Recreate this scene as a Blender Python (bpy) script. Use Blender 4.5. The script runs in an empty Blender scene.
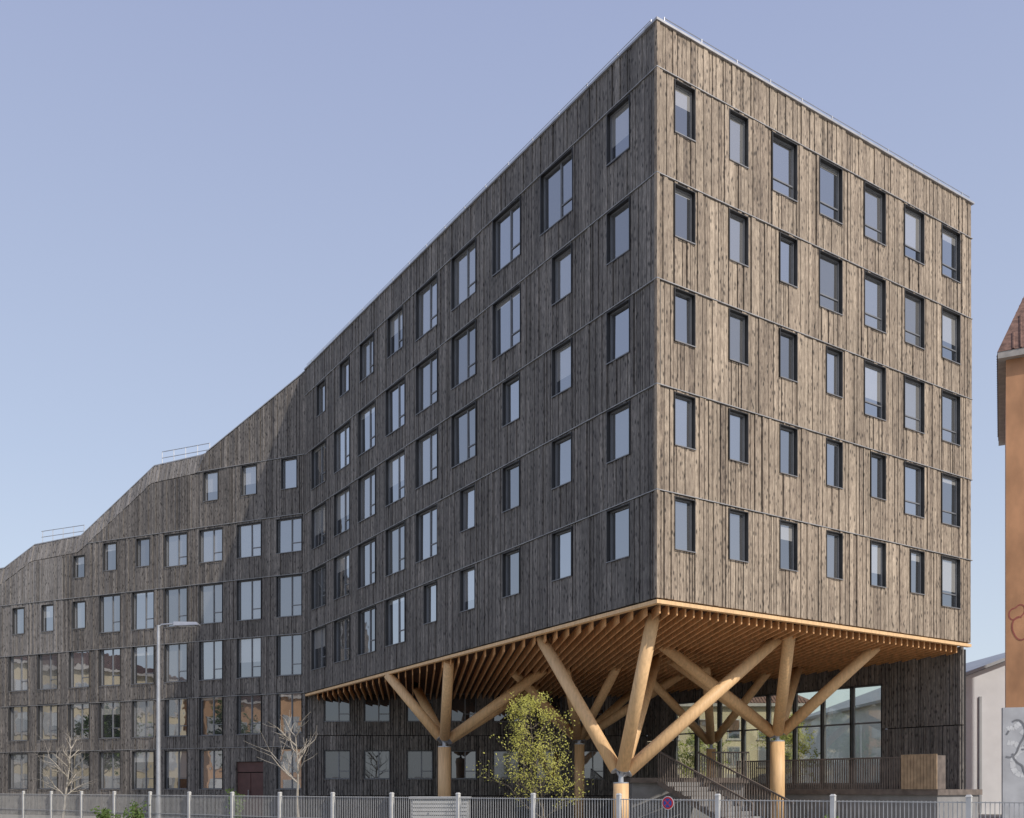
import bpy, bmesh, math, random
from mathutils import Vector, Matrix
random.seed(7)
D=bpy.data
scene=bpy.context.scene
col=scene.collection
# ------------------------------------------------------------------ materials
def newmat(name):
    m=D.materials.new(name); m.use_nodes=True
    nt=m.node_tree
    return m,nt,nt.nodes,nt.links,nt.nodes['Principled BSDF']
def simple(name,c,rough=0.7,metal=0.0,var=0.15,scale=3.0,bump=0.0,stretch=(1,1,1)):
    m,nt,N,L,b=newmat(name)
    tc=N.new('ShaderNodeTexCoord'); mp=N.new('ShaderNodeMapping'); mp.inputs['Scale'].default_value=stretch
    L.new(tc.outputs['Object'],mp.inputs['Vector'])
    no=N.new('ShaderNodeTexNoise'); no.inputs['Scale'].default_value=scale; no.inputs['Detail'].default_value=6
    L.new(mp.outputs[0],no.inputs['Vector'])
    r=N.new('ShaderNodeValToRGB')
    r.color_ramp.elements[0].position=0.3; r.color_ramp.elements[1].position=0.7
    r.color_ramp.elements[0].color=tuple(max(0,x*(1-var)) for x in c)+(1,)
    r.color_ramp.elements[1].color=tuple(min(1,x*(1+var)) for x in c)+(1,)
    L.new(no.outputs['Fac'],r.inputs['Fac']); L.new(r.outputs['Color'],b.inputs['Base Color'])
    b.inputs['Roughness'].default_value=rough; b.inputs['Metallic'].default_value=metal
    if bump>0:
        bp=N.new('ShaderNodeBump'); bp.inputs['Strength'].default_value=bump; bp.inputs['Distance'].default_value=0.02
        L.new(no.outputs['Fac'],bp.inputs['Height']); L.new(bp.outputs[0],b.inputs['Normal'])
    return m
def cladding(name,stops,bright=1.0):
    m,nt,N,L,b=newmat(name)
    at=N.new('ShaderNodeAttribute'); at.attribute_name='tone'
    tc=N.new('ShaderNodeTexCoord')
    mp=N.new('ShaderNodeMapping'); mp.inputs['Scale'].default_value=(11,11,2.2)
    L.new(tc.outputs['Object'],mp.inputs['Vector'])
    no=N.new('ShaderNodeTexNoise'); no.inputs['Scale'].default_value=1.4; no.inputs['Detail'].default_value=9; no.inputs['Roughness'].default_value=0.74
    add=N.new('ShaderNodeVectorMath'); add.operation='ADD'
    sc=N.new('ShaderNodeVectorMath'); sc.operation='SCALE'; sc.inputs['Scale'].default_value=40
    L.new(at.outputs['Vector'],sc.inputs[0]); L.new(mp.outputs[0],add.inputs[0]); L.new(sc.outputs[0],add.inputs[1])
    L.new(add.outputs[0],no.inputs['Vector'])
    ct=N.new('ShaderNodeMapRange'); ct.inputs[1].default_value=0.32; ct.inputs[2].default_value=0.68; ct.inputs[3].default_value=0.0; ct.inputs[4].default_value=1.0
    L.new(no.outputs['Fac'],ct.inputs[0])
    mx=N.new('ShaderNodeMath'); mx.operation='MULTIPLY_ADD'; mx.inputs[1].default_value=0.42
    mm=N.new('ShaderNodeMath'); mm.operation='MULTIPLY'; mm.inputs[1].default_value=0.58
    L.new(at.outputs['Fac'],mx.inputs[0]); L.new(ct.outputs[0],mm.inputs[0]); L.new(mm.outputs[0],mx.inputs[2])
    r=N.new('ShaderNodeValToRGB'); cr=r.color_ramp
    for i,(p,c) in enumerate(stops):
        e=cr.elements[i] if i<2 else cr.elements.new(p)
        e.position=p; e.color=tuple(x*bright for x in c)+(1,)
    L.new(mx.outputs[0],r.inputs['Fac'])
    mp2=N.new('ShaderNodeMapping'); mp2.inputs['Scale'].default_value=(8,8,3.4)
    ad2=N.new('ShaderNodeVectorMath'); ad2.operation='ADD'
    L.new(tc.outputs['Object'],mp2.inputs['Vector']); L.new(mp2.outputs[0],ad2.inputs[0]); L.new(sc.outputs[0],ad2.inputs[1])
    vo=N.new('ShaderNodeTexVoronoi'); vo.inputs['Scale'].default_value=1.0
    L.new(ad2.outputs[0],vo.inputs['Vector'])
    k=N.new('ShaderNodeMapRange'); k.inputs[1].default_value=0.12; k.inputs[2].default_value=0.32; k.inputs[3].default_value=0.22; k.inputs[4].default_value=1.0
    L.new(vo.outputs['Distance'],k.inputs[0])
    mp3=N.new('ShaderNodeMapping'); mp3.inputs['Scale'].default_value=(1.0,1.0,0.35)
    L.new(tc.outputs['Object'],mp3.inputs['Vector'])
    n3=N.new('ShaderNodeTexNoise'); n3.inputs['Scale'].default_value=1.0; n3.inputs['Detail'].default_value=6
    L.new(mp3.outputs[0],n3.inputs['Vector'])
    k3=N.new('ShaderNodeMapRange'); k3.inputs[1].default_value=0.3; k3.inputs[2].default_value=0.7; k3.inputs[3].default_value=0.8; k3.inputs[4].default_value=1.2
    L.new(n3.outputs['Fac'],k3.inputs[0])
    m1=N.new('ShaderNodeMath'); m1.operation='MULTIPLY'; L.new(k.outputs[0],m1.inputs[0]); L.new(k3.outputs[0],m1.inputs[1])
    vm=N.new('ShaderNodeVectorMath'); vm.operation='SCALE'
    L.new(r.outputs['Color'],vm.inputs[0]); L.new(m1.outputs[0],vm.inputs['Scale'])
    L.new(vm.outputs[0],b.inputs['Base Color'])
    b.inputs['Roughness'].default_value=0.75
    bp=N.new('ShaderNodeBump'); bp.inputs['Strength'].default_value=0.6; bp.inputs['Distance'].default_value=0.012
    L.new(no.outputs['Fac'],bp.inputs['Height']); L.new(bp.outputs[0],b.inputs['Normal'])
    return m
def glassmat(name,dark,light,fac,tint=(0.9,0.92,0.96),rv=0.22):
    m,nt,N,L,b=newmat(name)
    N.remove(b); out=N['Material Output']
    oi=N.new('ShaderNodeObjectInfo'); r=N.new('ShaderNodeValToRGB')
    r.color_ramp.elements[0].color=dark+(1,); r.color_ramp.elements[1].color=light+(1,)
    tc=N.new('ShaderNodeTexCoord'); sx=N.new('ShaderNodeSeparateXYZ'); L.new(tc.outputs['Generated'],sx.inputs[0])
    gt=N.new('ShaderNodeMath'); gt.operation='GREATER_THAN'
    fr=N.new('ShaderNodeMath'); fr.operation='MULTIPLY_ADD'; fr.inputs[1].default_value=2.2; fr.inputs[2].default_value=0.2
    L.new(oi.outputs['Random'],fr.inputs[0]); L.new(sx.outputs['Z'],gt.inputs[0]); L.new(fr.outputs[0],gt.inputs[1])
    pw=N.new('ShaderNodeMath'); pw.operation='POWER'; pw.inputs[1].default_value=2.0; L.new(oi.outputs['Random'],pw.inputs[0])
    mr=N.new('ShaderNodeMath'); mr.operation='MULTIPLY'; mr.inputs[1].default_value=0.35; L.new(pw.outputs[0],mr.inputs[0])
    ma=N.new('ShaderNodeMath'); ma.operation='MULTIPLY_ADD'; ma.inputs[1].default_value=0.55; L.new(gt.outputs[0],ma.inputs[0]); L.new(mr.outputs[0],ma.inputs[2])
    L.new(ma.outputs[0],r.inputs['Fac'])
    df=N.new('ShaderNodeBsdfDiffuse'); L.new(r.outputs['Color'],df.inputs['Color'])
    gl=N.new('ShaderNodeBsdfGlossy'); gl.inputs['Color'].default_value=tint+(1,); gl.inputs['Roughness'].default_value=0.015
    no=N.new('ShaderNodeTexNoise'); no.inputs['Scale'].default_value=0.9; L.new(tc.outputs['Object'],no.inputs['Vector'])
    bp=N.new('ShaderNodeBump'); bp.inputs['Strength'].default_value=0.10; bp.inputs['Distance'].default_value=0.05
    L.new(no.outputs['Fac'],bp.inputs['Height']); L.new(bp.outputs[0],gl.inputs['Normal'])
    fz=N.new('ShaderNodeFresnel'); fz.inputs['IOR'].default_value=1.6
    # coating strength differs a little from pane to pane
    wn=N.new('ShaderNodeTexWhiteNoise'); wn.noise_dimensions='1D'; L.new(oi.outputs['Random'],wn.inputs['W'])
    rr=N.new('ShaderNodeMapRange'); rr.inputs[3].default_value=fac-rv/2; rr.inputs[4].default_value=fac+rv/2; L.new(wn.outputs['Value'],rr.inputs[0])
    fa=N.new('ShaderNodeMath'); fa.operation='MULTIPLY_ADD'; fa.inputs[1].default_value=0.6; L.new(rr.outputs[0],fa.inputs[2])
    L.new(fz.outputs[0],fa.inputs[0])
    mix=N.new('ShaderNodeMixShader'); L.new(fa.outputs[0],mix.inputs[0]); L.new(df.outputs[0],mix.inputs[1]); L.new(gl.outputs[0],mix.inputs[2])
    L.new(mix.outputs[0],out.inputs['Surface'])
    return m
def clearglass(name):
    m,nt,N,L,b=newmat(name); N.remove(b); out=N['Material Output']
    tr=N.new('ShaderNodeBsdfTransparent'); tr.inputs['Color'].default_value=(0.93,0.96,0.90,1)
    gl=N.new('ShaderNodeBsdfGlossy'); gl.inputs['Roughness'].default_value=0.01; gl.inputs['Color'].default_value=(1,1,1,1)
    tc=N.new('ShaderNodeTexCoord'); no=N.new('ShaderNodeTexNoise'); no.inputs['Scale'].default_value=0.7; L.new(tc.outputs['Object'],no.inputs['Vector'])
    mr=N.new('ShaderNodeMapRange'); mr.inputs[3].default_value=0.06; mr.inputs[4].default_value=0.16; L.new(no.outputs['Fac'],mr.inputs[0])
    mix=N.new('ShaderNodeMixShader'); L.new(mr.outputs[0],mix.inputs[0]); L.new(tr.outputs[0],mix.inputs[1]); L.new(gl.outputs[0],mix.inputs[2]); L.new(mix.outputs[0],out.inputs['Surface'])
    return m

M_wood=cladding('weathered_larch_lit',[(0.06,(0.080,0.058,0.043)),(0.92,(0.62,0.505,0.375)),(0.33,(0.225,0.174,0.128)),(0.6,(0.375,0.30,0.222))],1.0)  # lit copy of the boards, sunlight put into the lighter brown
M_dark=cladding('weathered_larch_shaded',[(0.06,(0.045,0.039,0.036)),(0.92,(0.39,0.345,0.30)),(0.33,(0.118,0.105,0.094)),(0.6,(0.20,0.18,0.16))])  # darker copy of the same boards, shade put into the colour
M_sungraze=cladding('weathered_larch_sungrazed',[(0.06,(0.08,0.073,0.067)),(0.92,(0.46,0.42,0.38)),(0.33,(0.19,0.175,0.16)),(0.6,(0.29,0.265,0.24))])  # paler copy for wing end and parapet, grazing sun put into the colour
M_glulam=simple('glulam',(0.80,0.52,0.265),0.55,0,0.14,2.2,0.05,(6,6,0.8))
M_soffit=simple('soffit_wood',(0.70,0.385,0.17),0.7,0,0.25,3.0)
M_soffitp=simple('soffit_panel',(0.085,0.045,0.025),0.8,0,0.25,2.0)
M_core=simple('membrane',(0.018,0.017,0.017),0.9)
M_frame=simple('window_aluminium',(0.045,0.044,0.044),0.45,0.3)
M_sash=simple('sash_grey',(0.20,0.205,0.215),0.45,0.2,0.1)
M_sill=simple('sill_grey',(0.24,0.24,0.245),0.5,0.4,0.1)
M_flash=simple('zinc_flashing',(0.36,0.355,0.35),0.5,0.3,0.2)
M_metal=simple('zinc_coping',(0.42,0.42,0.43),0.45,0.4,0.15)
M_steel=simple('galvanised_steel',(0.45,0.46,0.48),0.4,0.5,0.12)
M_glass=glassmat('window_glass',(0.03,0.032,0.035),(0.62,0.60,0.56),0.36)
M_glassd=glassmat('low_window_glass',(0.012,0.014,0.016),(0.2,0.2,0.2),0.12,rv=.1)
M_glassb=clearglass('lobby_glass')
M_white=simple('white_paint',(0.72,0.73,0.73),0.5,0,0.08)
M_roof=simple('roof_membrane',(0.2,0.2,0.2),0.9)

# ------------------------------------------------------------------ mesh buffer
class MB:
    def __init__(s): s.v=[]; s.f=[]; s.t=[]
    def hexa(s,p,tone=0.5):
        i=len(s.v); s.v+= [tuple(q) for q in p]
        for f in ((3,2,1,0),(4,5,6,7),(0,1,5,4),(1,2,6,5),(2,3,7,6),(3,0,4,7)):
            s.f.append(tuple(i+k for k in f)); s.t.append(tone)
    def box(s,x0,x1,y0,y1,z0,z1,tone=0.5):
        s.hexa([(x0,y0,z0),(x1,y0,z0),(x1,y1,z0),(x0,y1,z0),(x0,y0,z1),(x1,y0,z1),(x1,y1,z1),(x0,y1,z1)],tone)
    def tube(s,a,b,r0,r1,n=8,tone=0.5,cap=True):
        a=Vector(a); b=Vector(b); d=(b-a)
        if d.length<1e-5: return
        d.normalize(); u=d.orthogonal().normalized(); w=d.cross(u)
        i=len(s.v)
        for P,r in ((a,r0),(b,r1)):
            for k in range(n):
                t=2*math.pi*k/n; s.v.append(tuple(P+u*(math.cos(t)*r)+w*(math.sin(t)*r)))
        for k in range(n):
            k2=(k+1)%n; s.f.append((i+k,i+k2,i+n+k2,i+n+k)); s.t.append(tone)
        if cap:
            s.f.append(tuple(i+k for k in reversed(range(n)))); s.t.append(tone)
            s.f.append(tuple(i+n+k for k in range(n))); s.t.append(tone)
    def poly(s,pts,tone=0.5):
        i=len(s.v); s.v+=[tuple(p) for p in pts]; s.f.append(tuple(range(i,i+len(pts)))); s.t.append(tone)
    def obj(s,name,mat,parent=None,smooth=False,local=False):
        me=D.meshes.new(name); me.from_pydata(s.v,[],s.f); me.update()
        at=me.attributes.new('tone','FLOAT_COLOR','FACE')
        buf=[]
        for t in s.t: buf+= [t,(t*7.31)%1.0,(t*3.77)%1.0,1.0]
        at.data.foreach_set('color',buf)
        me.materials.append(mat)
        if smooth: me.polygons.foreach_set('use_smooth',[len(p.vertices)==4 for p in me.polygons])
        ob=D.objects.new(name,me); col.objects.link(ob)
        if parent: attach(ob,parent,local)
        return ob
def attach(ob,parent,local=False):
    ob.parent=parent
    if not local: ob.matrix_parent_inverse=Matrix.Translation(-Vector(parent.location))
def empty(name,loc,label,cat,group=None):
    e=D.objects.new(name,None); e.empty_display_size=0.5; e.location=loc; col.objects.link(e)
    e['label']=label; e['category']=cat
    if group: e['group']=group
    return e
def tag(o,label,cat,group=None):
    o['label']=label; o['category']=cat
    if group: o['group']=group

# ------------------------------------------------------------------ geometry frame
EYE=1.6
C=Vector((4.18,28.2)); dR=Vector((0.831,0.556)).normalized(); dL=Vector((-0.556,0.831)).normalized()
SH=0.023
F=C+dL*26.6
dW=Vector((-0.9117,0.4108)).normalized()
class Wall:
    def __init__(s,O,d,n): s.O=Vector(O); s.d=Vector(d).normalized(); s.n=Vector(n).normalized()
    def P(s,t,off,z):
        q=s.O+s.d*t+s.n*off; return (q.x,q.y,z)
    def theta(s): return math.atan2(s.n.x,-s.n.y)
WR=Wall(C,dR,(dR.y,-dR.x)); WL=Wall(C,dL,(-dL.y,dL.x))
WW=Wall(F,dW,(-dW.y,dW.x))
E=C+dR*15.85
WE=Wall(E,dL,dR)
G=Vector((7.0,50.5)); 
W1=Wall(F+Vector((0.1,0.05)),G-F,(0.0,-1.0)); W1.n=Vector((W1.d.y,-W1.d.x))
E2=E+dL*0.35-dR*0.12
W2=Wall(E2,G-E2,(-1,-1)); W2.n=Vector((-W2.d.y,W2.d.x)); 

def wbox(mb,W,a,b,za0,zb0,za1,zb1,o0,o1,tone=0.5,lean=None):
    def q(t,o,z):
        if lean: o=o-lean(t,z)
        return W.P(t,o,z)
    mb.hexa([q(a,o1,za0),q(b,o1,zb0),q(b,o0,zb0),q(a,o0,za0),q(a,o1,za1),q(b,o1,zb1),q(b,o0,zb1),q(a,o0,za1)],tone)

def boards(mb,W,s0,s1,levels,openings,inner=-0.25,wmin=0.08,wmax=0.2,lean=None,tmul=1.0):
    for li in range(len(levels)-1):
        lo,hi=levels[li],levels[li+1]
        ops=[o for o in openings if o[3]>min(lo(o[0]),lo(o[1]))-0.01 and o[2]<max(hi(o[0]),hi(o[1]))+0.01]
        fixed=[s0,s1]
        for o in ops: fixed+= [o[0],o[1]]
        fixed=sorted(set(x for x in fixed if s0<=x<=s1))
        ed=[]
        for i in range(len(fixed)-1):
            a,b=fixed[i],fixed[i+1]; ed.append(a); x=a
            while True:
                x+=random.uniform(wmin,wmax)
                if x>b-0.06: break
                ed.append(x)
        ed.append(fixed[-1])
        for i in range(len(ed)-1):
            a,b=ed[i],ed[i+1]
            if b-a<0.02: continue
            m=(a+b)/2
            l=lo(m); h=hi(m)
            if h-l<0.05: continue
            cuts=sorted([(o[2],o[3]) for o in ops if o[0]<m<o[1]])
            segs=[]
            start=l; startlo=True
            for c0,c1 in cuts:
                if c0>start+0.04: segs.append((start,startlo,min(c0,h),False))
                start=max(start,c1); startlo=False
            if start<h-0.03: segs.append((start,startlo,h,True))
            tone=random.random()
            dep=random.choice((0.0,0.005,0.012,0.022,0.038))
            g=0.007 if random.random()<0.6 else 0.018
            if b-a<0.05: g=0.0
            for (z0,isl,z1,ish) in segs:
                za0=lo(a+g) if isl else z0; zb0=lo(b-g) if isl else z0
                za1=hi(a+g) if ish else z1; zb1=hi(b-g) if ish else z1
                if isl: za0+=0.02; zb0+=0.02
                if ish: za1-=0.02; zb1-=0.02
                wbox(mb,W,a+g,b-g,za0,zb0,za1,zb1,inner,dep,tone*tmul,lean)

# ------------------------------------------------------------------ windows
wincache={}
def win_mesh(w,h,kind,glass,deep=0.13):
    key=(round(w,2),round(h,2),kind,glass.name)
    if key in wincache: return wincache[key]
    fr=MB(); t=0.026; y0=-0.05; y1=0.235
    W2_,H2_=w/2-0.003,h/2-0.003
    fr.box(-W2_,-W2_+t,y0,y1,-H2_,H2_); fr.box(W2_-t,W2_,y0,y1,-H2_,H2_)
    fr.box(-W2_+t,W2_-t,y0,y1,H2_-t,H2_); fr.box(-W2_+t,W2_-t,y0+0.03,y1,-H2_,-H2_+t)
    sa=MB(); iw=W2_-t; ih=H2_-t; q=0.04; a0=deep-0.05; a1=deep+0.015
    sa.box(-iw,-iw+q,a0,a1,-ih,ih); sa.box(iw-q,iw,a0,a1,-ih,ih); sa.box(-iw+q,iw-q,a0,a1,ih-q,ih); sa.box(-iw+q,iw-q,a0,a1,-ih,-ih+q)
    if kind=='double':
        xm=-iw+2*iw*0.56; sa.box(xm-0.03,xm+0.03,a0,a1,-ih+q,ih-q)
        zr=-ih+2*ih*0.27
        sa.box(xm+0.03,iw-q,a0+0.01,a1-0.01,zr-0.022,zr+0.022)
    if kind=='rail':
        zr=-ih+2*ih*0.28; sa.box(-iw+q,iw-q,a0+0.01,a1-0.01,zr-0.022,zr+0.022)
    if kind=='lobby':
        zr=-ih+2*ih*0.62; sa.box(-iw+q,iw-q,a0+0.01,a1-0.01,zr-0.035,zr+0.035)
    pa=MB(); pa.box(-iw+0.01,iw-0.01,deep-0.008,deep+0.008,-ih+0.01,ih-0.01)
    si=MB(); si.box(-W2_,W2_,-0.072,-0.053,-H2_-0.012,-H2_+0.016)
    res=[]
    for mb,n,m in ((fr,'window',M_frame),(sa,'sash',M_sash),(pa,'pane',glass),(si,'sill',M_sill)):
        o=mb.obj(n,m); me=o.data; D.objects.remove(o); res.append(me)
    wincache[key]=res
    return res
def place_window(parent,W,s,zc,w,h,kind,glass=None,off=0.0):
    ms=win_mesh(w,h,kind,glass or M_glass)
    o=D.objects.new('window',ms[0]); col.objects.link(o)
    o.location=W.P(s,off,zc); o.rotation_euler=(0,0,W.theta()); attach(o,parent)
    for me,n in zip(ms[1:],('sash','pane','sill')):
        c=D.objects.new(n,me); col.objects.link(c); c.parent=o
        # panes never sit perfectly true: each mirrors a slightly different bit of sky
        if n=='pane': c.rotation_euler=(random.uniform(-.006,.006),0,random.uniform(-.006,.006))
    return o

# ------------------------------------------------------------------ MAIN BUILDING
main=empty('timber_building',(C.x,C.y,0),'tall corner block clad in weathered vertical timber boards over open undercroft','building')
ZT=23.67; ZB=7.05
BANDS=[22.35-3.04*i for i in range(5)]
ROW=[21.5-3.04*i for i in range(5)]
lv=lambda z,sh: (lambda s: z-sh*s)
opR=[]; winR=[]
colsR=[1.06,3.31,5.45,7.71,10.05,12.3,14.55]
wideN=[0,0,1,2,3,4,5]
for c,s in enumerate(colsR):
    for r,zc in enumerate(ROW):
        if r<wideN[c]: w,h,z,ss,k=1.18,1.86,zc-0.13,s-0.05,'rail'
        else: w,h,z,ss,k=0.84,1.56,zc,s+(0.13 if c>1 else 0),'single'
        opR.append((ss-w/2,ss+w/2,z-h/2,z+h/2)); winR.append((ss,z,w,h,k))
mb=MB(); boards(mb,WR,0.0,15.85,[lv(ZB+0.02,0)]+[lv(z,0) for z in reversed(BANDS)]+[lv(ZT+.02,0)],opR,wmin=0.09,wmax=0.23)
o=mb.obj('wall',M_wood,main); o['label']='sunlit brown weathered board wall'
for (s,z,w,h,k) in winR: place_window(main,WR,s,z,w,h,k)
opL=[]; winL=[]
colsL=[1.70,4.85,7.83,10.78,13.68,16.45,19.27,22.0,24.8]
tabL=['nnnnn','wnnnn','wwnnn','wwwnn','wwwwn','mwwww','mwwww','nwwww','nwwww']
for c,s in enumerate(colsL):
    for r,zc in enumerate(ROW):
        k_=tabL[c][r]
        if k_=='w': w,h,z,ss,k=1.80,2.04,zc-0.2,s,'double'
        elif k_=='m': w,h,z,ss,k=1.45,1.75,zc-0.05,s,'double'
        else: w,h,z,ss,k=1.08,1.6,zc,s-(0.30 if c>0 else 0),'single'
        z-=SH*s
        opL.append((ss-w/2,ss+w/2,z-h/2,z+h/2)); winL.append((ss,z,w,h,k))
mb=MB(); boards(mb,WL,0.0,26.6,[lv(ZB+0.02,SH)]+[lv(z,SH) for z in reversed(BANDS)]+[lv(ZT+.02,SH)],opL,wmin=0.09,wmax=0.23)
o=mb.obj('wall',M_dark,main); o['label']='weathered board wall with shade put into its dark grey'
for (s,z,w,h,k) in winL: place_window(main,WL,s,z,w,h,k)
mb=MB(); boards(mb,WE,0.05,27,[lv(ZB+0.02,SH)]+[lv(z,SH) for z in reversed(BANDS)]+[lv(ZT+.02,SH)],[],wmin=0.2,wmax=0.4)
mb.obj('wall',M_wood,main)
def PP(a,b,z): q=C+dR*a+dL*b; return (q.x,q.y,z-SH*b)
mb=MB(); a0,a1,b0,b1=0.252,15.6,0.252,26.9
mb.hexa([PP(a0,b0,7.12),PP(a1,b0,7.12),PP(a1,b1,7.12),PP(a0,b1,7.12),PP(a0,b0,23.3),PP(a1,b0,23.3),PP(a1,b1,23.3),PP(a0,b1,23.3)])
mb.obj('inner_wall',M_core,main)
mb=MB(); 
q=[C+dR*(-0.05)+dL*(-0.05),C+dR*0.06+dL*(-0.05),C+dR*0.06+dL*0.06,C+dR*(-0.05)+dL*0.06]
for z0,z1 in zip([ZB]+list(reversed(BANDS)),list(reversed(BANDS))+[ZT]):
    mb.hexa([(p.x,p.y,z0+0.03) for p in q]+[(p.x,p.y,z1-0.005) for p in q],random.random()*0.6)
mb.obj('corner_board',M_wood,main)
for z in BANDS:
    mb=MB(); wbox(mb,WR,-0.06,15.88,z-0.004,z-0.004,z+0.019,z+0.019,-0.1,0.058)
    mb.obj('flashing',M_flash,main)
    mb=MB(); wbox(mb,WL,0.065,26.6,z-0.004-SH*.06,z-0.004-SH*26.6,z+0.019-SH*.06,z+0.019-SH*26.6,-0.1,0.056)
    mb.obj('flashing',M_flash,main)
mb=MB()
wbox(mb,WR,-0.09,15.95,ZT,ZT,ZT+0.07,ZT+0.07,-0.45,0.085)
wbox(mb,WL,0.10,26.6,ZT-.002,ZT-SH*26.6,ZT+.066,ZT+0.07-SH*26.6,-0.45,0.08)
wbox(mb,WE,0.5,27,ZT-.004,ZT-SH*27,ZT+.066,ZT+0.07-SH*27,-0.4,0.08)
mb.obj('coping',M_metal,main)
mb=MB()
mb.hexa([PP(.3,.3,23.32),PP(15.5,.3,23.32),PP(15.5,26.9,23.32),PP(.3,26.9,23.32),PP(.3,.3,23.4),PP(15.5,.3,23.4),PP(15.5,26.9,23.4),PP(.3,26.9,23.4)])
mb.obj('roof',M_roof,main)
for W,L,sh in ((WL,26.5,SH),(WR,15.8,0)):
    mb=MB(); s=0.3
    while s<L:
        mb.tube(W.P(s,-0.03,ZT+0.06-sh*s),W.P(s,-0.03,ZT+0.28-sh*s),0.02,0.02,5); s+=1.5
    mb.tube(W.P(0.3,-0.03,ZT+0.26-sh*.3),W.P(L,-0.03,ZT+0.26-sh*L),0.013,0.013,5)
    mb.obj('guardrail',M_steel,main)
# soffit
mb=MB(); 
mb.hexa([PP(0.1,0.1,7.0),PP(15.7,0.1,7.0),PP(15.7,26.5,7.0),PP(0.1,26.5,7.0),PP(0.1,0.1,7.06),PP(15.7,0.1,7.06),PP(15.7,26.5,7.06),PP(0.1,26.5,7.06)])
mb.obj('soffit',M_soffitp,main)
mb=MB(); g=Vector((-0.10,1.0)).normalized(); gp=Vector((g.y,-g.x))
quad=[C+dR*.22+dL*.22,C+dR*15.6+dL*.22,C+dR*15.6+dL*26.4,C+dR*.22+dL*26.4]
cs=[p.dot(gp) for p in quad]; cc=min(cs)+0.1
def V(p,z): return Vector((p.x,p.y,z))
while cc<max(cs):
    hits=[]
    for i in range(4):
        p,q2=quad[i],quad[(i+1)%4]; a,b=p.dot(gp)-cc,q2.dot(gp)-cc
        if a*b<0: hits.append(p+(q2-p)*(a/(a-b)))
    if len(hits)==2:
        hits.sort(key=lambda p:p.dot(g)); A,B=hits; Ln=(B-A).length
        if Ln>0.5:
            tone=random.random(); h=gp*0.022; SD=0.30
            z,z2=[7.0-SH*(p-C).dot(dL) for p in (A,B)]
            mb.hexa([V(A-h,z-SD),V(A+h,z-SD),V(B+h,z2-SD),V(B-h,z2-SD),V(A-h,z-.003),V(A+h,z-.003),V(B+h,z2-.003),V(B-h,z2-.003)],tone)
    cc+=0.30
mb.obj('soffit_slats',M_soffit,main)
mb=MB()
wbox(mb,WR,-0.02,15.85,6.93,6.93,7.04,7.04,-0.16,0.02)
wbox(mb,WL,0.165,26.6,6.93-.004,6.93-SH*26.6,7.04-.004,7.04-SH*26.6,-0.16,0.018)
mb.obj('edge_beam',M_glulam,main)

# undercroft back walls
op1=[];w1=[]
for x in (-9.0,-6.95,-4.75,-2.5,-0.3,1.9,4.1):
    s=(x-W1.O.x)/W1.d.x
    for z,h in ((5.75,1.5),(2.8,1.5)):
        op1.append((s-.68,s+.68,z-h/2,z+h/2)); w1.append((s,z,1.36,h,'double'))
L1=(G-W1.O).length
mb=MB(); boards(mb,W1,0,L1,[lv(0,0),lv(1.2,0),lv(4.3,0),lv(7.05,0.012)],op1)
mb.obj('wall',M_dark,main)
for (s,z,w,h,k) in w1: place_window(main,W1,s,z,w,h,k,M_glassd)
L2=(G-E2).length
op2=[];w2=[]
s=4.0
while s+1.46<L2+0.1:
    op2.append((s-.71,s+.71,1.75,5.85)); w2.append((s,3.8,1.42,4.1,'lobby')); s+=1.44
mb=MB(); boards(mb,W2,0,L2,[lv(0,0),lv(4.0,0),lv(7.0,0.02)],op2)
mb.obj('wall',M_dark,main)
for (s,z,w,h,k) in w2: place_window(main,W2,s,z,w,h,k,M_glassb)
mb=MB(); wbox(mb,W1,0,L1,0,0,6.4,6.4,-0.4,-0.252); mb.obj('inner_wall',M_core,main)
mb=MB(); wbox(mb,W2,0,3.2,0,0,6.9,6.85,-0.4,-0.252); mb.obj('inner_wall',M_core,main)
mb=MB(); boards(mb,WE,0.3,3.3,[lv(0,0),lv(4.0,0),lv(6.9,SH)],[],inner=-0.05,wmin=0.2,wmax=0.4)
mb.obj('wall',M_dark,main)

# ------------------------------------------------------------------ WING
wing=empty('timber_wing',(F.x,F.y,0),'long lower wing in boards toned dark for shade with stepped sloping roofline','building')
prof=[(0,23.02),(0.5,22.75),(6.5,19.75),(10.4,19.60),(16.0,16.30),(19.8,16.15),(22.4,15.0),(31,14.8)]
def ztop(t):
    for (a,za),(b,zb) in zip(prof,prof[1:]):
        if t<=b: return za+(zb-za)*(t-a)/(b-a)
    return prof[-1][1]
def lh(t): return 0.02+max(0.0,min(1.0,(t-6.5)*1.5))
zfold=lambda t: ztop(t)-lh(t)
colsW=[1.01,3.6,6.17,8.62,11.0,13.5,15.9,18.45,20.9,23.4,25.9,28.4]
rowsW=[17.9,14.8,11.65,8.6,5.6,2.7]
tabW=['nnn.........','wwwwnn......','wwwwwwnnn...','wwwwwwwwwwww','wwwwwwwwwwww','wdwwwwwwwwww']
opW=[];wW=[];door=None
for r,zc in enumerate(rowsW):
    for c,t in enumerate(colsW):
        k=tabW[r][c]
        if r==1 and c==6: k='s'
        if k=='.': continue
        if k=='n': w,h,z,kk=1.0,1.6,zc,'single'
        elif k=='s': w,h,z,kk=0.9,1.3,zc-.35,'single'
        elif k=='w': w,h,z,kk=1.62,(1.8 if r==1 else 2.15),zc-0.1,'double'
        else:
            opW.append((t-.9,t+.9,0.02,3.0)); door=t; continue
        opW.append((t-w/2,t+w/2,z-h/2,z+h/2)); wW.append((t,z,w,h,kk))
bandsW=[18.75,15.72,12.65,9.55,6.5,3.75]
def clampf(z): return lambda t: min(z,zfold(t))
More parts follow.
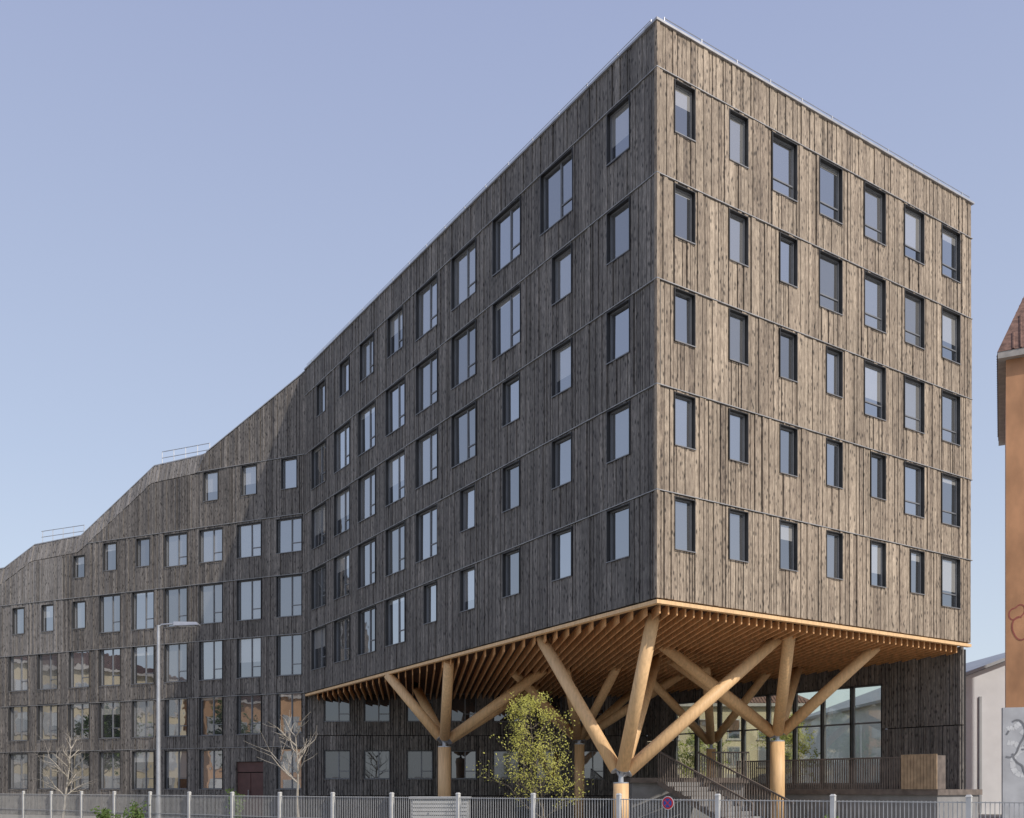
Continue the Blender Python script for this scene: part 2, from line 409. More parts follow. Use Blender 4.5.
LV=[lv(0,0)]+[clampf(z) for z in reversed(bandsW)]+[zfold]
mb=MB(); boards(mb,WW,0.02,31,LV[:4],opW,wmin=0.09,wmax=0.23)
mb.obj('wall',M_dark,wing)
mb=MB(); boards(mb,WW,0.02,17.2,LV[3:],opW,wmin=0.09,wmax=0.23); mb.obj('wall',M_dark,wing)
mb=MB(); boards(mb,WW,17.2,31,LV[3:],opW,wmin=0.09,wmax=0.23); o=mb.obj('wall',M_sungraze,wing); o['label']='weathered end wall with grazing sun put into its paler grey'
mb=MB(); boards(mb,WW,0.02,31,[zfold,lambda t: ztop(t)+.02],[],inner=-0.2,lean=lambda t,z: 0.22*max(0,z-zfold(t)))
o=mb.obj('parapet_wall',M_sungraze,wing)
for (t,z,w,h,k) in wW: place_window(wing,WW,t,z,w,h,k)
for z in bandsW:
    te=31
    if z>14:
        te=0.0
        while te<31 and zfold(te)>z: te+=0.05
    mb=MB(); wbox(mb,WW,0.06,te,z-.004,z-.004,z+.019,z+.019,-.1,0.056); mb.obj('flashing',M_flash,wing)
mb=MB()
for (a,za),(b,zb) in zip(prof,prof[1:]):
    wbox(mb,WW,a,b,0.0,0.0,zfold(a+.001)-.08,zfold(b-.001)-.08,-12,-0.252)
mb.obj('inner_wall',M_core,wing)
mb=MB()
for (a,za),(b,zb) in zip(prof,prof[1:]):
    oo=-0.22*(1.0 if a>6.4 else 0)+0.03
    wbox(mb,WW,a,b,za+.005,zb+.005,za+.06,zb+.06,-0.8,oo)
mb.obj('coping',M_metal,wing)
for t0,t1,zr in ((6.8,10.2,20.5),(16.2,19.7,17.05)):
    mb=MB(); t=t0
    while t<=t1+.01:
        mb.tube(WW.P(t,-0.6,ztop(t)-.2),WW.P(t,-0.6,zr),0.022,0.022,5); t+=0.85
    for dz in (0,.35): mb.tube(WW.P(t0,-0.6,zr-dz),WW.P(t1,-0.6,zr-dz),0.022,0.022,5)
    mb.obj('guardrail',M_steel,wing)
M_door=simple('door_paint',(0.10,0.045,0.04),0.5)
mb=MB()
wbox(mb,WW,door-.88,door-.02,0.05,0.05,2.4,2.4,-0.2,-0.12); wbox(mb,WW,door+.02,door+.88,0.05,0.05,2.4,2.4,-0.2,-0.12)
wbox(mb,WW,door-.88,door+.88,2.45,2.45,2.98,2.98,-0.2,-0.10)
dd=mb.obj('door',M_door,wing)
mb=MB(); mb.tube(WW.P(door+.12,-0.06,1.0),WW.P(door+.12,-0.06,1.5),0.02,0.02,6); mb.tube(WW.P(door+.12,-0.06,1.05),WW.P(door+.12,-0.12,1.05),0.012,0.012,6)
h_=mb.obj('handle',M_steel); h_.parent=dd

# ------------------------------------------------------------------ BRANCHING COLUMNS
def zs(x,y): return 6.98-SH*(Vector((x,y))-C).dot(dL)
def column(node,tops,r=0.25,base=0.0,label='branching glulam column with splayed struts under the soffit',rt=None):
    x,y,z=node; rt=rt or r*1.15
    e=empty('branching_column',(x,y,base),label,'column','branching timber columns under the building')
    mb=MB(); mb.tube((x,y,base+0.15),(x,y,z-0.2),rt,rt,28); mb.obj('trunk',M_glulam,e,True)
    mb=MB(); mb.tube((x,y,base),(x,y,base+0.15),rt*1.15,rt*1.15,20); mb.obj('base_plate',M_steel,e)
    mb=MB(); mb.tube((x,y,z-0.2),(x,y,z-0.16),rt*1.01,rt*1.01,24); 
    mb.tube((x,y,z-0.16),(x,y,z+0.12),r*0.42,r*0.35,14)
    for (tx,ty) in tops:
        v=(Vector((tx,ty,zs(tx,ty)))-Vector(node)).normalized()
        a=Vector(node)+v*0.05; mb.tube(a,a+v*0.3,0.06,0.06,8)
        a=Vector(node)+v*0.30; mb.tube(a-v*0.025,a,r*0.96,r*0.96,24)
    mb.obj('node',M_steel,e)
    for (tx,ty) in tops:
        T=Vector((tx,ty,zs(tx,ty)-0.05)); N0=Vector(node); v=(T-N0).normalized()
        mb=MB(); mb.tube(N0+v*0.30,T,r,r*0.94,28); mb.obj('branch',M_glulam,e,True)
column((3.56,32.0,1.95),[(4.3,29.6),(1.0,33.8),(9.3,33.8),(5.6,37.6)],0.22)
column((10.3,38.0,3.6),[(9.45,33.3),(13.5,36.0),(6.3,39.0),(8.4,43.5),(5.4,35.4),(12.0,41.0)],0.22,rt=.28)
column((-2.9,42.0,3.55),[(-5.4,42.6),(-2.5,38.8),(1.3,46.4),(1.4,41.4),(-4.6,46.6)],0.22,rt=.28)
column((3.1,45.0,3.8),[(0.0,41.8),(4.4,40.6),(7.6,43.0),(0.4,49.0),(6.2,48.3),(2.2,40.6)],0.2)
column((9.2,45.2,3.6),[(5.4,41.6),(8.0,40.4),(11.2,42.6),(7.2,48.6)],0.19)

# ------------------------------------------------------------------ deck, stair, balustrade
M_deck=simple('deck_wood',(0.16,0.13,0.11),0.8,0,0.3,4)
M_crate=simple('fresh_wood',(0.40,0.28,0.17),0.7,0,0.25,4)
M_conc=simple('concrete',(0.40,0.40,0.39),0.85,0,0.12,2,0.1)
M_step=simple('grey_steps',(0.26,0.255,0.25),0.85,0,0.15,2,0.1)
WD=Wall(E2+W2.n*3.4,W2.d,W2.n)
deck=empty('raised_deck',(WD.P(6,0,0)),'raised timber terrace with slatted balustrade before the glazed lobby','terrace')
mb=MB(); wbox(mb,WD,-1.0,12,1.35,1.35,1.55,1.55,-3.1,0.0); mb.obj('platform',M_deck,deck)
mb=MB(); wbox(mb,WD,-0.9,11.9,0.0,0.0,1.345,1.345,-3.0,-0.15); mb.obj('plinth',M_step,deck)
mb=MB(); s=-0.95
while s<8.0:
    wbox(mb,WD,s,s+0.045,1.56,1.56,2.68,2.68,-0.06,-0.03,random.random()); s+=0.10
wbox(mb,WD,-0.95,8.0,2.685,2.685,2.74,2.74,-0.1,0.01)
mb.obj('balustrade',M_deck,deck)
pl=empty('wooden_planter',WD.P(0.3,-0.6,1.55),'slatted light brown timber planter box on the terrace','planter')
mb=MB(); s=-1.0
while s<0.35:
    wbox(mb,WD,s,s+0.11,1.56,1.56,2.8,2.8,0.03,0.07,random.random()); s+=0.125
mb.obj('slats',M_crate,pl)
mb=MB(); wbox(mb,WD,-0.9,0.36,1.56,1.56,2.76,2.76,-0.7,-0.12); mb.obj('box',M_deck,pl)
def stair(x0,y0,x1,y1,width,ztop_,zbot_,label):
    a=Vector((x0,y0)); b=Vector((x1,y1)); d=(b-a).normalized(); n=Vector((d.y,-d.x)); L=(b-a).length
    W=Wall(a,d,n); st=empty('outdoor_stair',(x0,y0,0),label,'stairs')
    k=max(2,int(round((ztop_-zbot_)/0.17))); mb=MB()
    for i in range(k):
        z=ztop_-(ztop_-zbot_)*(i+1)/k
        wbox(mb,W,L*i/k,L*(i+1)/k-.002,z-0.16,z-0.16,z,z,-width,0)
    mb.obj('steps',M_step,st)
    for off in (0.03,-width-0.07):
        mb=MB(); s=0.0
        sl=(zbot_-ztop_)/L
        while s<L:
            z=ztop_+sl*s; wbox(mb,W,s,s+0.03,z-0.1,z-0.1,z+0.98,z+0.98,off,off+0.03,random.random()); s+=0.13
        wbox(mb,W,0,L,ztop_+0.985,zbot_+0.985,ztop_+1.05,zbot_+1.05,off-0.015,off+0.05)
        wbox(mb,W,0,L,ztop_-0.30,zbot_-0.30,ztop_-0.105,zbot_-0.105,off,off+0.05)
        mb.obj('balustrade',M_deck,st)
stair(5.6,37.3,8.2,33.2,1.9,2.0,0.05,'outdoor stair with thin slatted balustrades descending from the terrace')
ld=empty('stair_landing',(6.0,39.5,0),'timber landing at the head of the outdoor stair','landing')
mb=MB(); mb.box(4.6,9.2,38.02,40.3,1.8,2.0); mb.obj('platform',M_deck,ld)
mb=MB(); mb.box(4.7,9.1,38.3,40.2,0,1.797); mb.obj('plinth',M_step,ld)
mb=MB(); x=7.8
while x<9.2: mb.box(x,x+.03,38.05,38.08,2.005,2.95); x+=.1
mb.box(7.78,9.22,38.03,38.12,2.953,3.01); mb.obj('balustrade',M_deck,ld)

# ------------------------------------------------------------------ SETTING ground
M_ground=simple('gravel_ground',(0.36,0.335,0.29),0.95,0,0.2,1.5,0.3)
M_road=simple('asphalt',(0.055,0.055,0.057),0.9,0,0.2,2.0,0.2)
M_pave=simple('pavement_concrete',(0.34,0.33,0.32),0.9,0,0.12,2.0,0.1)
M_grass=simple('grass_strip',(0.06,0.085,0.03),0.95,0,0.4,3.0,0.3)
mb=MB(); mb.poly([(-900,-900,0),(900,-900,0),(900,900,0),(-900,900,0)]); g_=mb.obj('ground',M_ground); g_['kind']='structure'
nF=Vector((0.636,0.772)).normalized(); pF=18.86; dF=Vector((-nF.y,nF.x))
FO=nF*pF
WFn=Wall(FO,dF,-nF)
def strip(name,o0,o1,z,m,thick=None):
    mb=MB()
    if thick: wbox(mb,WFn,-80,90,0.001,0.001,z,z,o0,o1)
    else: mb.poly([WFn.P(-80,o0,z),WFn.P(-80,o1,z),WFn.P(90,o1,z),WFn.P(90,o0,z)])
    o=mb.obj(name,m); o['kind']='structure'
strip('pavement',0.25,3.6,0.13,M_pave,True)
strip('kerb',3.603,3.78,0.135,M_conc,True)
strip('road',3.8,13,0.004,M_road)
strip('road_marking',8.3,8.42,0.008,M_white)
strip('lawn',-2.6,-0.25,0.012,M_grass)
mb=MB()
for i in range(5000):
    s=random.uniform(-12,34); o=random.uniform(-2.4,-0.3); h=random.uniform(0.06,0.3)*(1.6 if random.random()<.1 else 1)
    P=Vector(WFn.P(s,o,0.01)); a=random.uniform(0,6.28); w=Vector((math.cos(a),math.sin(a),0))*0.012; l=Vector((random.uniform(-.08,.08),random.uniform(-.08,.08),h))
    mb.poly([P-w,P+w,P+l])
M_leafg=simple('grass_blades',(0.09,0.13,0.035),0.8,0,0.4,2)
o=mb.obj('grass',M_leafg); o['kind']='stuff'; tag(o,'uneven grass and weeds behind the street fence','grass')

# ------------------------------------------------------------------ fence
M_fence=simple('fence_grey',(0.48,0.47,0.44),0.6,0.0,0.12)
M_post=simple('fence_paint',(0.56,0.55,0.52),0.6,0.0,0.1)
pan=MB(); n=30
for i in range(n):
    x=0.08+(2.34)*(i+0.5)/n; pan.box(x-0.006,x+0.006,-0.006,0.006,0.12,1.36)
for z in (0.18,0.7,1.34): pan.box(0.05,2.45,-0.012,0.012,z-0.010,z+0.010)
pm=pan.obj('railing',M_fence); pmd=pm.data; D.objects.remove(pm)
pp=MB(); pp.box(-0.045,0.045,-0.045,0.045,0,1.44); 
pp.hexa([(-.055,-.055,1.441),(.055,-.055,1.441),(.055,.055,1.441),(-.055,.055,1.441),(-.03,-.03,1.48),(.03,-.03,1.48),(.03,.03,1.48),(-.03,.03,1.48)])
po=pp.obj('post',M_post); pod=po.data; D.objects.remove(po)
def s_at(px):
    k=(px-512)/979.0
    return (k*FO.y-FO.x)/(dF.x-k*dF.y)
sb=s_at(969)
for i in range(-2,24):
    s=sb+2.5*i
    e=empty('fence',WFn.P(s,0,0),'grey metal street railing with thin upright bars and square post','fence','bays of the street fence')
    e.rotation_euler=(0,0,math.atan2(dF.y,dF.x))
    for dm,nn in ((pod,'post'),(pmd,'railing')):
        c=D.objects.new(nn,dm); col.objects.link(c); c.parent=e

# sign on fence
s=s_at(669); S=empty('no_parking_sign',WFn.P(s,0.05,1.27),'small round no stopping sign fixed to the fence','sign')
M_blue=simple('sign_blue',(0.03,0.08,0.35),0.4); M_red=simple('sign_red',(0.6,0.02,0.02),0.4)
ZC_=1.27
def disc(r,off,m,name):
    mb=MB(); mb.tube(WFn.P(s,off,ZC_),WFn.P(s,off+0.006,ZC_),r,r,28); mb.obj(name,m,S)
mb=MB(); wbox(mb,WFn,s-.012,s+.012,0.9,0.9,1.3,1.3,0.03,0.043); mb.obj('bracket',M_steel,S)
disc(0.15,0.044,M_white,'rim'); disc(0.135,0.052,M_red,'ring'); disc(0.10,0.060,M_blue,'face')
mb=MB()
for sg in (1,-1):
    a=0.074
    mb.hexa([WFn.P(s-a-.014,0.067,ZC_-sg*a),WFn.P(s-a+.014,0.067,ZC_-sg*a),WFn.P(s-a+.014,0.070,ZC_-sg*a),WFn.P(s-a-.014,0.070,ZC_-sg*a),
             WFn.P(s+a-.014,0.067+.002*sg,ZC_+sg*a),WFn.P(s+a+.014,0.067+.002*sg,ZC_+sg*a),WFn.P(s+a+.014,0.070+.002*sg,ZC_+sg*a),WFn.P(s+a-.014,0.070+.002*sg,ZC_+sg*a)])
mb.obj('cross',M_red,S)

cb=empty('utility_cabinet',(-2.0,27.4,0),'pale grey louvred utility cabinet behind the fence','cabinet')
mb=MB(); mb.box(-2.8,-1.2,27.2,27.8,0.0,1.30); mb.obj('body',M_conc,cb)
mb=MB()
for i in range(11): mb.box(-2.76,-1.24,27.17,27.197,0.12+i*.105,0.19+i*.105)
mb.obj('louvre',M_conc,cb)
mb=MB(); mb.box(-2.85,-1.15,27.12,27.85,1.303,1.36); mb.obj('lid',M_conc,cb)

# ------------------------------------------------------------------ street lamp
lx,ly=-13.9,38.5
lamp=empty('street_lamp',(lx,ly,0),'tall light grey street lamp with one flat arm','street lamp')
mb=MB(); mb.tube((lx,ly,0),(lx,ly,1.2),0.11,0.105,16); mb.tube((lx,ly,1.2),(lx,ly,8.0),0.09,0.06,16); mb.tube((lx,ly,0),(lx,ly,0.04),0.2,0.2,16); mb.obj('pole',M_steel,lamp,False)
mb=MB(); mb.tube((lx,ly,7.9),(lx+.12,ly-.02,8.02),0.04,0.035,10); mb.tube((lx+.12,ly-.02,8.02),(lx+.75,ly-.1,8.06),0.035,0.03,10); mb.obj('arm',M_steel,lamp)
mb=MB(); hx=lx+.65; hy=ly-.1
mb.hexa([(hx,hy-.12,7.96),(hx+1.0,hy-.18,7.98),(hx+1.0,hy+.18,7.98),(hx,hy+.12,7.96),(hx,hy-.08,8.12),(hx+.9,hy-.10,8.10),(hx+.9,hy+.10,8.10),(hx,hy+.08,8.12)]); mb.obj('lamp_head',M_steel,lamp)
mb=MB(); mb.box(hx+.2,hx+.85,hy-.1,hy+.1,7.94,7.955); mb.obj('lens',M_white,lamp)

# ------------------------------------------------------------------ vegetation
M_bark=simple('pale_bark',(0.40,0.36,0.30),0.9,0,0.25,6)
M_barkd=simple('brown_bark',(0.22,0.18,0.13),0.9,0,0.25,6)
def leafmat(name,c):
    m,nt,N,L,b=newmat(name)
    at=N.new('ShaderNodeAttribute'); at.attribute_name='tone'
    r=N.new('ShaderNodeValToRGB'); r.color_ramp.elements[0].color=tuple(x*.6 for x in c)+(1,); r.color_ramp.elements[1].color=tuple(x*1.5 for x in c)+(1,)
    L.new(at.outputs['Fac'],r.inputs['Fac']); L.new(r.outputs['Color'],b.inputs['Base Color']); b.inputs['Roughness'].default_value=0.6
    tr=N.new('ShaderNodeBsdfTranslucent'); L.new(r.outputs['Color'],tr.inputs['Color']); mx=N.new('ShaderNodeMixShader'); mx.inputs[0].default_value=0.4
    L.new(b.outputs[0],mx.inputs[1]); L.new(tr.outputs[0],mx.inputs[2]); L.new(mx.outputs[0],N['Material Output'].inputs['Surface'])
    return m
M_leaf=leafmat('spring_leaf',(0.50,0.48,0.11)); M_leaf2=leafmat('shrub_leaf',(0.13,0.20,0.05)); M_leaf3=leafmat('fresh_leaf',(0.36,0.38,0.09))
def grow(rng,mb,P,d,L,r,lev,tips,up=0.15,spread=0.7,nseg=3):
    p=Vector(P); d=Vector(d).normalized()
    for i in range(nseg):
        q=p+d*(L/nseg); r2=r*(1-0.22)
        mb.tube(p,q,r,r2,6 if r>.01 else 4,0.5,False)
        p=q; r=r2; d=(d+Vector((rng.gauss(0,.12),rng.gauss(0,.12),rng.gauss(0,.08)+up*.4))).normalized()
        if lev<=1: tips.append((p.copy(),d.copy()))
        if lev>0 and (i>0 or lev<3):
            for k in range(rng.choice((1,2,2))):
                a=rng.uniform(0,6.283); o=d.orthogonal().normalized(); o.rotate(Matrix.Rotation(a,3,d))
                nd=(d*(1-spread*.5)+o*spread+Vector((0,0,up))).normalized()
                grow(rng,mb,p,nd,L*rng.uniform(.5,.72),r*.62,lev-1,tips,up,spread,nseg)
def tree(name,loc,H,r,seed,leaf=None,nleaf=0,label='',bark=None,forks=4,lsize=0.06,trunkf=0.35,spread=0.6,lev=2,cat='tree',blen=.42,rmin=0.0,cone=0.6,up=0.12):
    bark=bark or M_bark
    rng=random.Random(seed); e=empty(name,loc,label,cat); x,y,z=loc
    tr=MB(); p=Vector(loc); d=Vector((rng.gauss(0,.03),rng.gauss(0,.03),1)); tips=[]; cr=MB()
    hh=H*trunkf; n=5; rr=r
    for i in range(n):
        q=p+d*(hh/n); tr.tube(p,q,rr,rr*.94,9,0.5,False); p=q; rr*=.94; d=(d+Vector((rng.gauss(0,.04),rng.gauss(0,.04),0))).normalized()
    q=p; dd=d.copy(); lead=H-hh; m=forks*2; r2=rr
    for i in range(m):
        qn=q+dd*(lead*.8/m); cr_r=r2*.86
        tr.tube(q,qn,r2,cr_r,7,0.5,False); q=qn; r2=cr_r
        dd=(dd+Vector((rng.gauss(0,.05),rng.gauss(0,.05),.05))).normalized()
        for k in range(2):
            a=rng.uniform(0,6.283); o=Vector((math.cos(a),math.sin(a),0))
            f=1-cone*i/m
            grow(rng,cr,q,(o*spread+Vector((0,0,.6))).normalized(),H*blen*f*rng.uniform(.5,1.05),max(rmin,r2*.5),lev,tips,up,.65)
    tr.obj('trunk',bark,e,True)
    if leaf:
        cr.obj('limbs',bark,e,True)
        lf=MB()
        for i in range(nleaf):
            P,dv=tips[rng.randrange(len(tips))]
            P=P+Vector((rng.gauss(0,.06),rng.gauss(0,.06),rng.gauss(0,.06)))
            u=Vector((rng.gauss(0,1),rng.gauss(0,1),rng.gauss(0,1))).normalized(); w=u.orthogonal().normalized()*lsize*rng.uniform(.5,1.1); u=u*lsize*rng.uniform(.8,1.5)
            lf.poly([P,P+u*.5+w*.5,P+u,P+u*.5-w*.5],rng.random())
        lf.obj('crown',leaf,e)
    else:
        cr.obj('crown',bark,e,True)
    return e
tree('young_tree',(0.9,26.8,0),4.65,0.05,14,M_leaf,4200,'young tree with sparse yellow green spring leaves',M_barkd,6,0.05,0.10,0.8,2,blen=.32,cone=.82,rmin=.014,up=.2)
tree('bare_tree',(-8.4,38.5,0),4.2,0.065,5,None,0,'small leafless tree with pale thin branches',M_bark,3,0.05,0.35,0.7,1,blen=.42,rmin=.035)
tree('bare_tree',(-19.3,42.0,0),4.0,0.07,8,None,0,'leafless young tree with fanned pale twigs',M_bark,3,0.05,0.2,0.6,2,blen=.36,rmin=.035)
def shrub(loc,h,w,seed,label):
    rng=random.Random(seed); e=empty('shrub',loc,label,'shrub'); st=MB(); lf=MB()
    for i in range(12):
        a=rng.uniform(0,6.28); t=Vector(loc)+Vector((math.cos(a)*w*.5*rng.random(),math.sin(a)*w*.5*rng.random(),h*rng.uniform(.6,1)))
        st.tube(loc,t,0.012,0.005,5)
        for k in range(45):
            f=rng.uniform(.25,1.05); P=Vector(loc).lerp(t,f)+Vector((rng.gauss(0,.06),rng.gauss(0,.06),rng.gauss(0,.05)))
            u=Vector((rng.gauss(0,1),rng.gauss(0,1),rng.gauss(0,1))).normalized()*.08; v=u.orthogonal()*.5
            lf.poly([P,P+u*.5+v,P+u,P+u*.5-v],rng.random())
    st.obj('stems',M_barkd,e); lf.obj('leaves',M_leaf2,e)
shrub((-9.3,33.0,0),1.6,0.5,1,'narrow upright green shrub behind the fence')
shrub((-14.3,34.5,0),0.95,1.2,2,'low green shrub behind the fence')
shrub((-13.2,34.2,0),1.05,0.7,3,'low green shrub behind the fence')
shrub((8.6,26.0,0),0.9,1.2,4,'low green shrub beside the stair')

# ------------------------------------------------------------------ neighbouring buildings
def plaster(name,c,v=.14,s=.6): return simple(name,c,0.9,0,v,s,0.1,(1,1,.5))
M_orange=plaster('orange_render',(0.60,0.32,0.17),.25,1.1); M_cream=plaster('cream_render',(0.58,0.50,0.34)); M_pink=plaster('ochre_render',(0.50,0.30,0.16))
M_tile=simple('clay_tiles',(0.20,0.115,0.085),0.85,0,0.45,5,0.4,(1,1,1))
M_stone=simple('stone_trim',(0.45,0.42,0.38),0.8)
M_shut=simple('shutter_paint',(0.35,0.36,0.35),0.6)
def block(name,O,d,n,L,depth,H,m,label,ridge=3.0,nf=5,nc=6,overhang=.5,kf=.35,shut=True,s_first=None):
    W=Wall(O,d,n); e=empty(name,(O[0],O[1],0),label,'building')
    mb=MB(); wbox(mb,W,0,L,0,0,H,H,-depth,0); mb.obj('wall',m,e)
    mb=MB(); oh=overhang
    a=[W.P(-oh,oh,H+.05),W.P(L+oh,oh,H+.05),W.P(L+oh,-depth-oh,H+.05),W.P(-oh,-depth-oh,H+.05)]
    k=min(depth,L)*kf
    r1=W.P(k,-depth/2,H+ridge); r2=W.P(L-k,-depth/2,H+ridge)
    mb.poly([a[0],a[1],r2,r1]); mb.poly([a[1],a[2],r2]); mb.poly([a[2],a[3],r1,r2]); mb.poly([a[3],a[0],r1])
    for i in range(int(L/.3)):
        t=i*.3; f=min(1,max(0,(t)/(k+.001)),(L-t)/(k+.001))
        p=Vector(W.P(t,oh,H+.07)); q=Vector(W.P(t,oh-(depth/2+oh)*f,H+.07+(ridge-.05)*f)); mb.tube(p,q,.05,.05,5,.5,False)
    for i in range(int(depth/.3)):
        t=i*.3; f=min(1,t/(depth/2),(depth-t)/(depth/2))
        p=Vector(W.P(-oh,-t,H+.07)); q=Vector(W.P(-oh+(k+oh)*f,-t,H+.07+(ridge-.05)*f)); mb.tube(p,q,.05,.05,5,.5,False)
    mb.obj('roof',M_tile,e)
    mb=MB(); wbox(mb,W,-oh+.02,L+oh-.02,H-.25,H-.25,H+.045,H+.045,-depth-oh+.02,oh-.02); mb.obj('cornice',M_stone,e)
    fm=MB(); fm.box(-.6,.6,-.04,-.003,-.95,.95); fm.box(-.7,.7,-.1,-.0035,-1.06,-.955)
    f=fm.obj('window',M_stone); fd=f.data; D.objects.remove(f)
    pm_=MB(); pm_.box(-.5,.5,-.05,-.042,-.85,.85); f=pm_.obj('pane',M_glass); pd=f.data; D.objects.remove(f)
    sm=MB(); sm.box(-1.05,-.62,-.06,-.004,-.95,.95); sm.box(.62,1.05,-.06,-.004,-.95,.95); f=sm.obj('shutter',M_shut); sd=f.data; D.objects.remove(f)
    for i in range(nc):
        for j in range(nf):
            o=D.objects.new('window',fd); col.objects.link(o); o.location=W.P(L*(i+.5)/nc,0,2.0+(H-1.8)*(j)/nf); o.rotation_euler=(0,0,W.theta()); attach(o,e)
            for dm,nn in ((pd,'pane'),(sd,'shutter')):
                if nn=='shutter' and not shut: continue
                c=D.objects.new(nn,dm); col.objects.link(c); c.parent=o
    return e,W
oe,OW=block('apartment_house',Vector((22.45,44.5)),(0.894,-0.447),(-0.447,-0.894),12,12,21.3,M_orange,'orange rendered old apartment house with clay tile roof',8.5,6,3,.35,.2,False)
def scribble(WG,seed,count,x0,dx,zs_,r0,r1,th,off,zmax,xmin,mat_,parent):
    rng=random.Random(seed); mb=MB()
    for k in range(count):
        cx=x0+k*dx; cz=rng.choice(zs_)+rng.uniform(-.2,.2); r=rng.uniform(r0,r1); a0=rng.uniform(0,6.28); prev=None; wob=rng.uniform(1.2,3.1)
        for i in range(24):
            a=a0+i*.25; rr=r*(1+.35*math.sin(a*wob)); p=(cx+rr*math.cos(a)*.75,cz+rr*math.sin(a)*1.1)
            if prev:
                ddx,dz=p[0]-prev[0],p[1]-prev[1]; l=math.hypot(ddx,dz); nx,nz=-dz/l*th,ddx/l*th
                o_=off+.0003*k
                if min(prev[0],p[0])>xmin and max(prev[1],p[1])<zmax: mb.poly([WG.P(prev[0]-nx,o_,prev[1]-nz),WG.P(prev[0]+nx,o_,prev[1]+nz),WG.P(p[0]+nx,o_,p[1]+nz),WG.P(p[0]-nx,o_,p[1]-nz)])
            prev=p
    mb.obj('graffiti',mat_,parent)
M_redp=simple('faded_red_spray',(0.42,0.13,0.10),0.8)
scribble(OW,3,4,.45,1.1,(9.5,11.2,12.6),.3,.55,.03,.006,14,.08,M_redp,oe)
scribble(OW,8,4,.5,1.0,(8.8,10.2,11.8),.3,.6,.03,.012,14,.08,M_redp,oe)
M_blueg=simple('pale_grey_render',(0.50,0.51,0.53),0.9,0,0.15,1.5)
gw=empty('graffiti_wall',(20.6,40.2,0),'pale grey yard wall covered in spray painted scribbles','wall')
WG=Wall((20.15,40.2),(0.95,-0.31),(-0.31,-0.95))
mb=MB(); wbox(mb,WG,0,16,0,0,4.9,4.9,-.3,0); mb.obj('wall',M_blueg,gw)
M_greyp=simple('grey_spray',(0.22,0.225,0.24),0.7); M_palep=simple('pale_spray',(0.66,0.67,0.68),0.7)
scribble(WG,9,26,.5,.55,(1.0,1.9,2.8,3.7),.35,.75,.10,.004,4.7,.14,M_palep,gw)
scribble(WG,12,26,.4,.55,(1.0,1.9,2.8,3.7),.35,.75,.035,.014,4.7,.08,M_greyp,gw)
M_wh=simple('white_sheet',(0.66,0.68,0.71),0.6,0,0.06,1)
M_whr=simple('grey_roof_sheet',(0.36,0.38,0.40),0.6,0,0.1,1)
wh=empty('warehouse',(27.6,60,0),'low white sheet metal warehouse with sloping grey roof','building')
mb=MB()
mb.v=[(25.0,60,0),(44,60,0),(44,60,7.4),(33,60,10.4),(25.0,60,7.4),(25.0,85,0),(44,85,0),(44,85,7.4),(33,85,10.4),(25.0,85,7.4)]
mb.f=[(0,1,2,3,4),(5,9,8,7,6),(0,4,9,5),(1,6,7,2)]; mb.t=[.5]*4
mb.obj('wall',M_wh,wh)
mb=MB(); mb.hexa([(24.6,59.5,7.3),(33,59.5,10.47),(33,85.5,10.47),(24.6,85.5,7.3),(24.6,59.5,7.5),(33,59.5,10.67),(33,85.5,10.67),(24.6,85.5,7.5)])
mb.hexa([(33.01,59.5,10.47),(44.4,59.5,7.3),(44.4,85.5,7.3),(33.01,85.5,10.47),(33.01,59.5,10.67),(44.4,59.5,7.5),(44.4,85.5,7.5),(33.01,85.5,10.67)])
mb.obj('roof',M_whr,wh)
mb=MB(); mb.box(28.6,28.75,59.9,59.98,0.1,7.2); mb.obj('downpipe',M_whr,wh)
block('apartment_house',Vector((-62,12)),(0.1,1),(1,-0.1),22,12,11.0,M_pink,'ochre rendered house with shuttered windows across the street',2,3,8)
block('apartment_house',Vector((-60,36)),(0.1,1),(1,-0.1),20,12,12.5,M_cream,'cream rendered house with shuttered windows across the street',2,4,7)
block('apartment_house',Vector((8,92)),(1,0.0),(0,-1),20,10,9.5,M_cream,'low cream rendered house seen through the glazed lobby',3,3,7,shut=False)
tree('street_tree',(-44,38,0),8,0.16,21,M_leaf2,6000,'broad green street tree before the cream house',M_barkd,4,0.18,0.3,0.8,2)
tree('street_tree',(-45,49,0),7.5,0.15,22,M_leaf2,6000,'broad green street tree before the cream house',M_barkd,4,0.18,0.3,0.8,2)
tree('yard_tree',(20,72,0),6.5,0.14,23,M_leaf3,5000,'round yellow green tree in the rear yard',M_barkd,4,0.15,0.25,0.8,2)
tree('yard_tree',(14.5,75,0),5.5,0.13,24,M_leaf3,4000,'small yellow green tree in the rear yard',M_barkd,4,0.15,0.25,0.8,2)

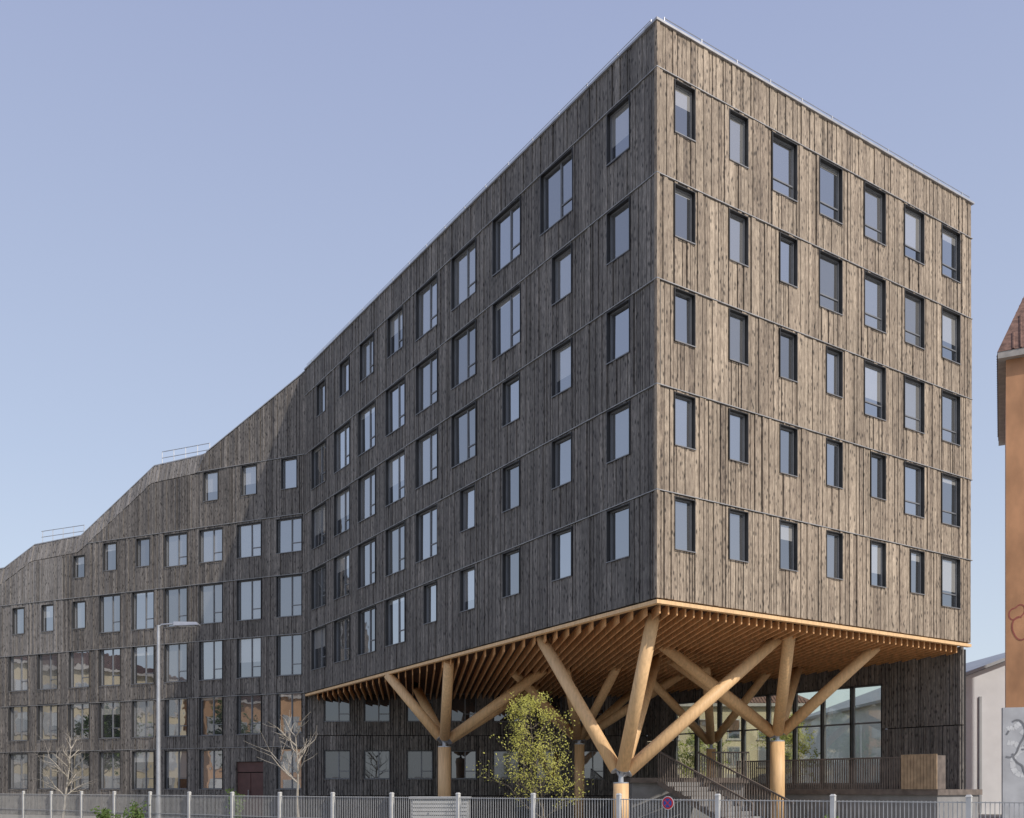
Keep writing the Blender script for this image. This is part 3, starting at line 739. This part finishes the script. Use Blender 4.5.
# ------------------------------------------------------------------ light
az=Vector((0.71,-0.70)).normalized(); el=math.radians(36)
w=D.worlds.new('World'); scene.world=w; w.use_nodes=True
nt=w.node_tree; bg=nt.nodes['Background']; N=nt.nodes; L=nt.links
sky=N.new('ShaderNodeTexSky'); sky.sky_type='NISHITA'; sky.sun_disc=False
sky.sun_elevation=el; sky.sun_rotation=math.atan2(az.x,az.y)
sky.air_density=1.0; sky.dust_density=2.0; sky.ozone_density=2.0; sky.altitude=200
tc=N.new('ShaderNodeTexCoord'); sx=N.new('ShaderNodeSeparateXYZ'); L.new(tc.outputs['Generated'],sx.inputs[0])
hr=N.new('ShaderNodeValToRGB'); e=hr.color_ramp.elements
e[0].position=0.0; e[0].color=(5.0/6,5.5/6,5.9/6,1); e[1].position=0.75; e[1].color=(2.4/6,2.75/6,4.4/6,1)
m_=hr.color_ramp.elements.new(0.3); m_.color=(3.65/6,4.2/6,5.35/6,1)
L.new(sx.outputs['Z'],hr.inputs['Fac'])
sc=N.new('ShaderNodeVectorMath'); sc.operation='SCALE'; sc.inputs['Scale'].default_value=6.0; L.new(hr.outputs['Color'],sc.inputs[0])
mix=N.new('ShaderNodeMix'); mix.data_type='RGBA'; mix.inputs['Factor'].default_value=0.78
L.new(sky.outputs[0],mix.inputs['A']); L.new(sc.outputs[0],mix.inputs['B'])
L.new(mix.outputs['Result'],bg.inputs['Color']); bg.inputs['Strength'].default_value=0.15
sl=D.lights.new('sun','SUN'); sl.energy=3.1; sl.angle=math.radians(0.55); sl.color=(1.0,0.925,0.83)
so=D.objects.new('sun',sl); col.objects.link(so)
sd=Vector((az.x*math.cos(el),az.y*math.cos(el),math.sin(el)))
so.rotation_euler=sd.to_track_quat('Z','Y').to_euler(); so.location=sd*100
# ------------------------------------------------------------------ camera
cam=D.cameras.new('camera'); co=D.objects.new('camera',cam); col.objects.link(co)
cam.sensor_fit='HORIZONTAL'; cam.sensor_width=36; cam.lens=979/1024*36; cam.shift_y=(788-409)/1024
cam.clip_end=3000; co.location=(0,0,EYE); co.rotation_euler=(math.radians(90),0,0)
scene.camera=co
scene.view_settings.view_transform='Standard'; scene.view_settings.look='None'; scene.view_settings.exposure=0
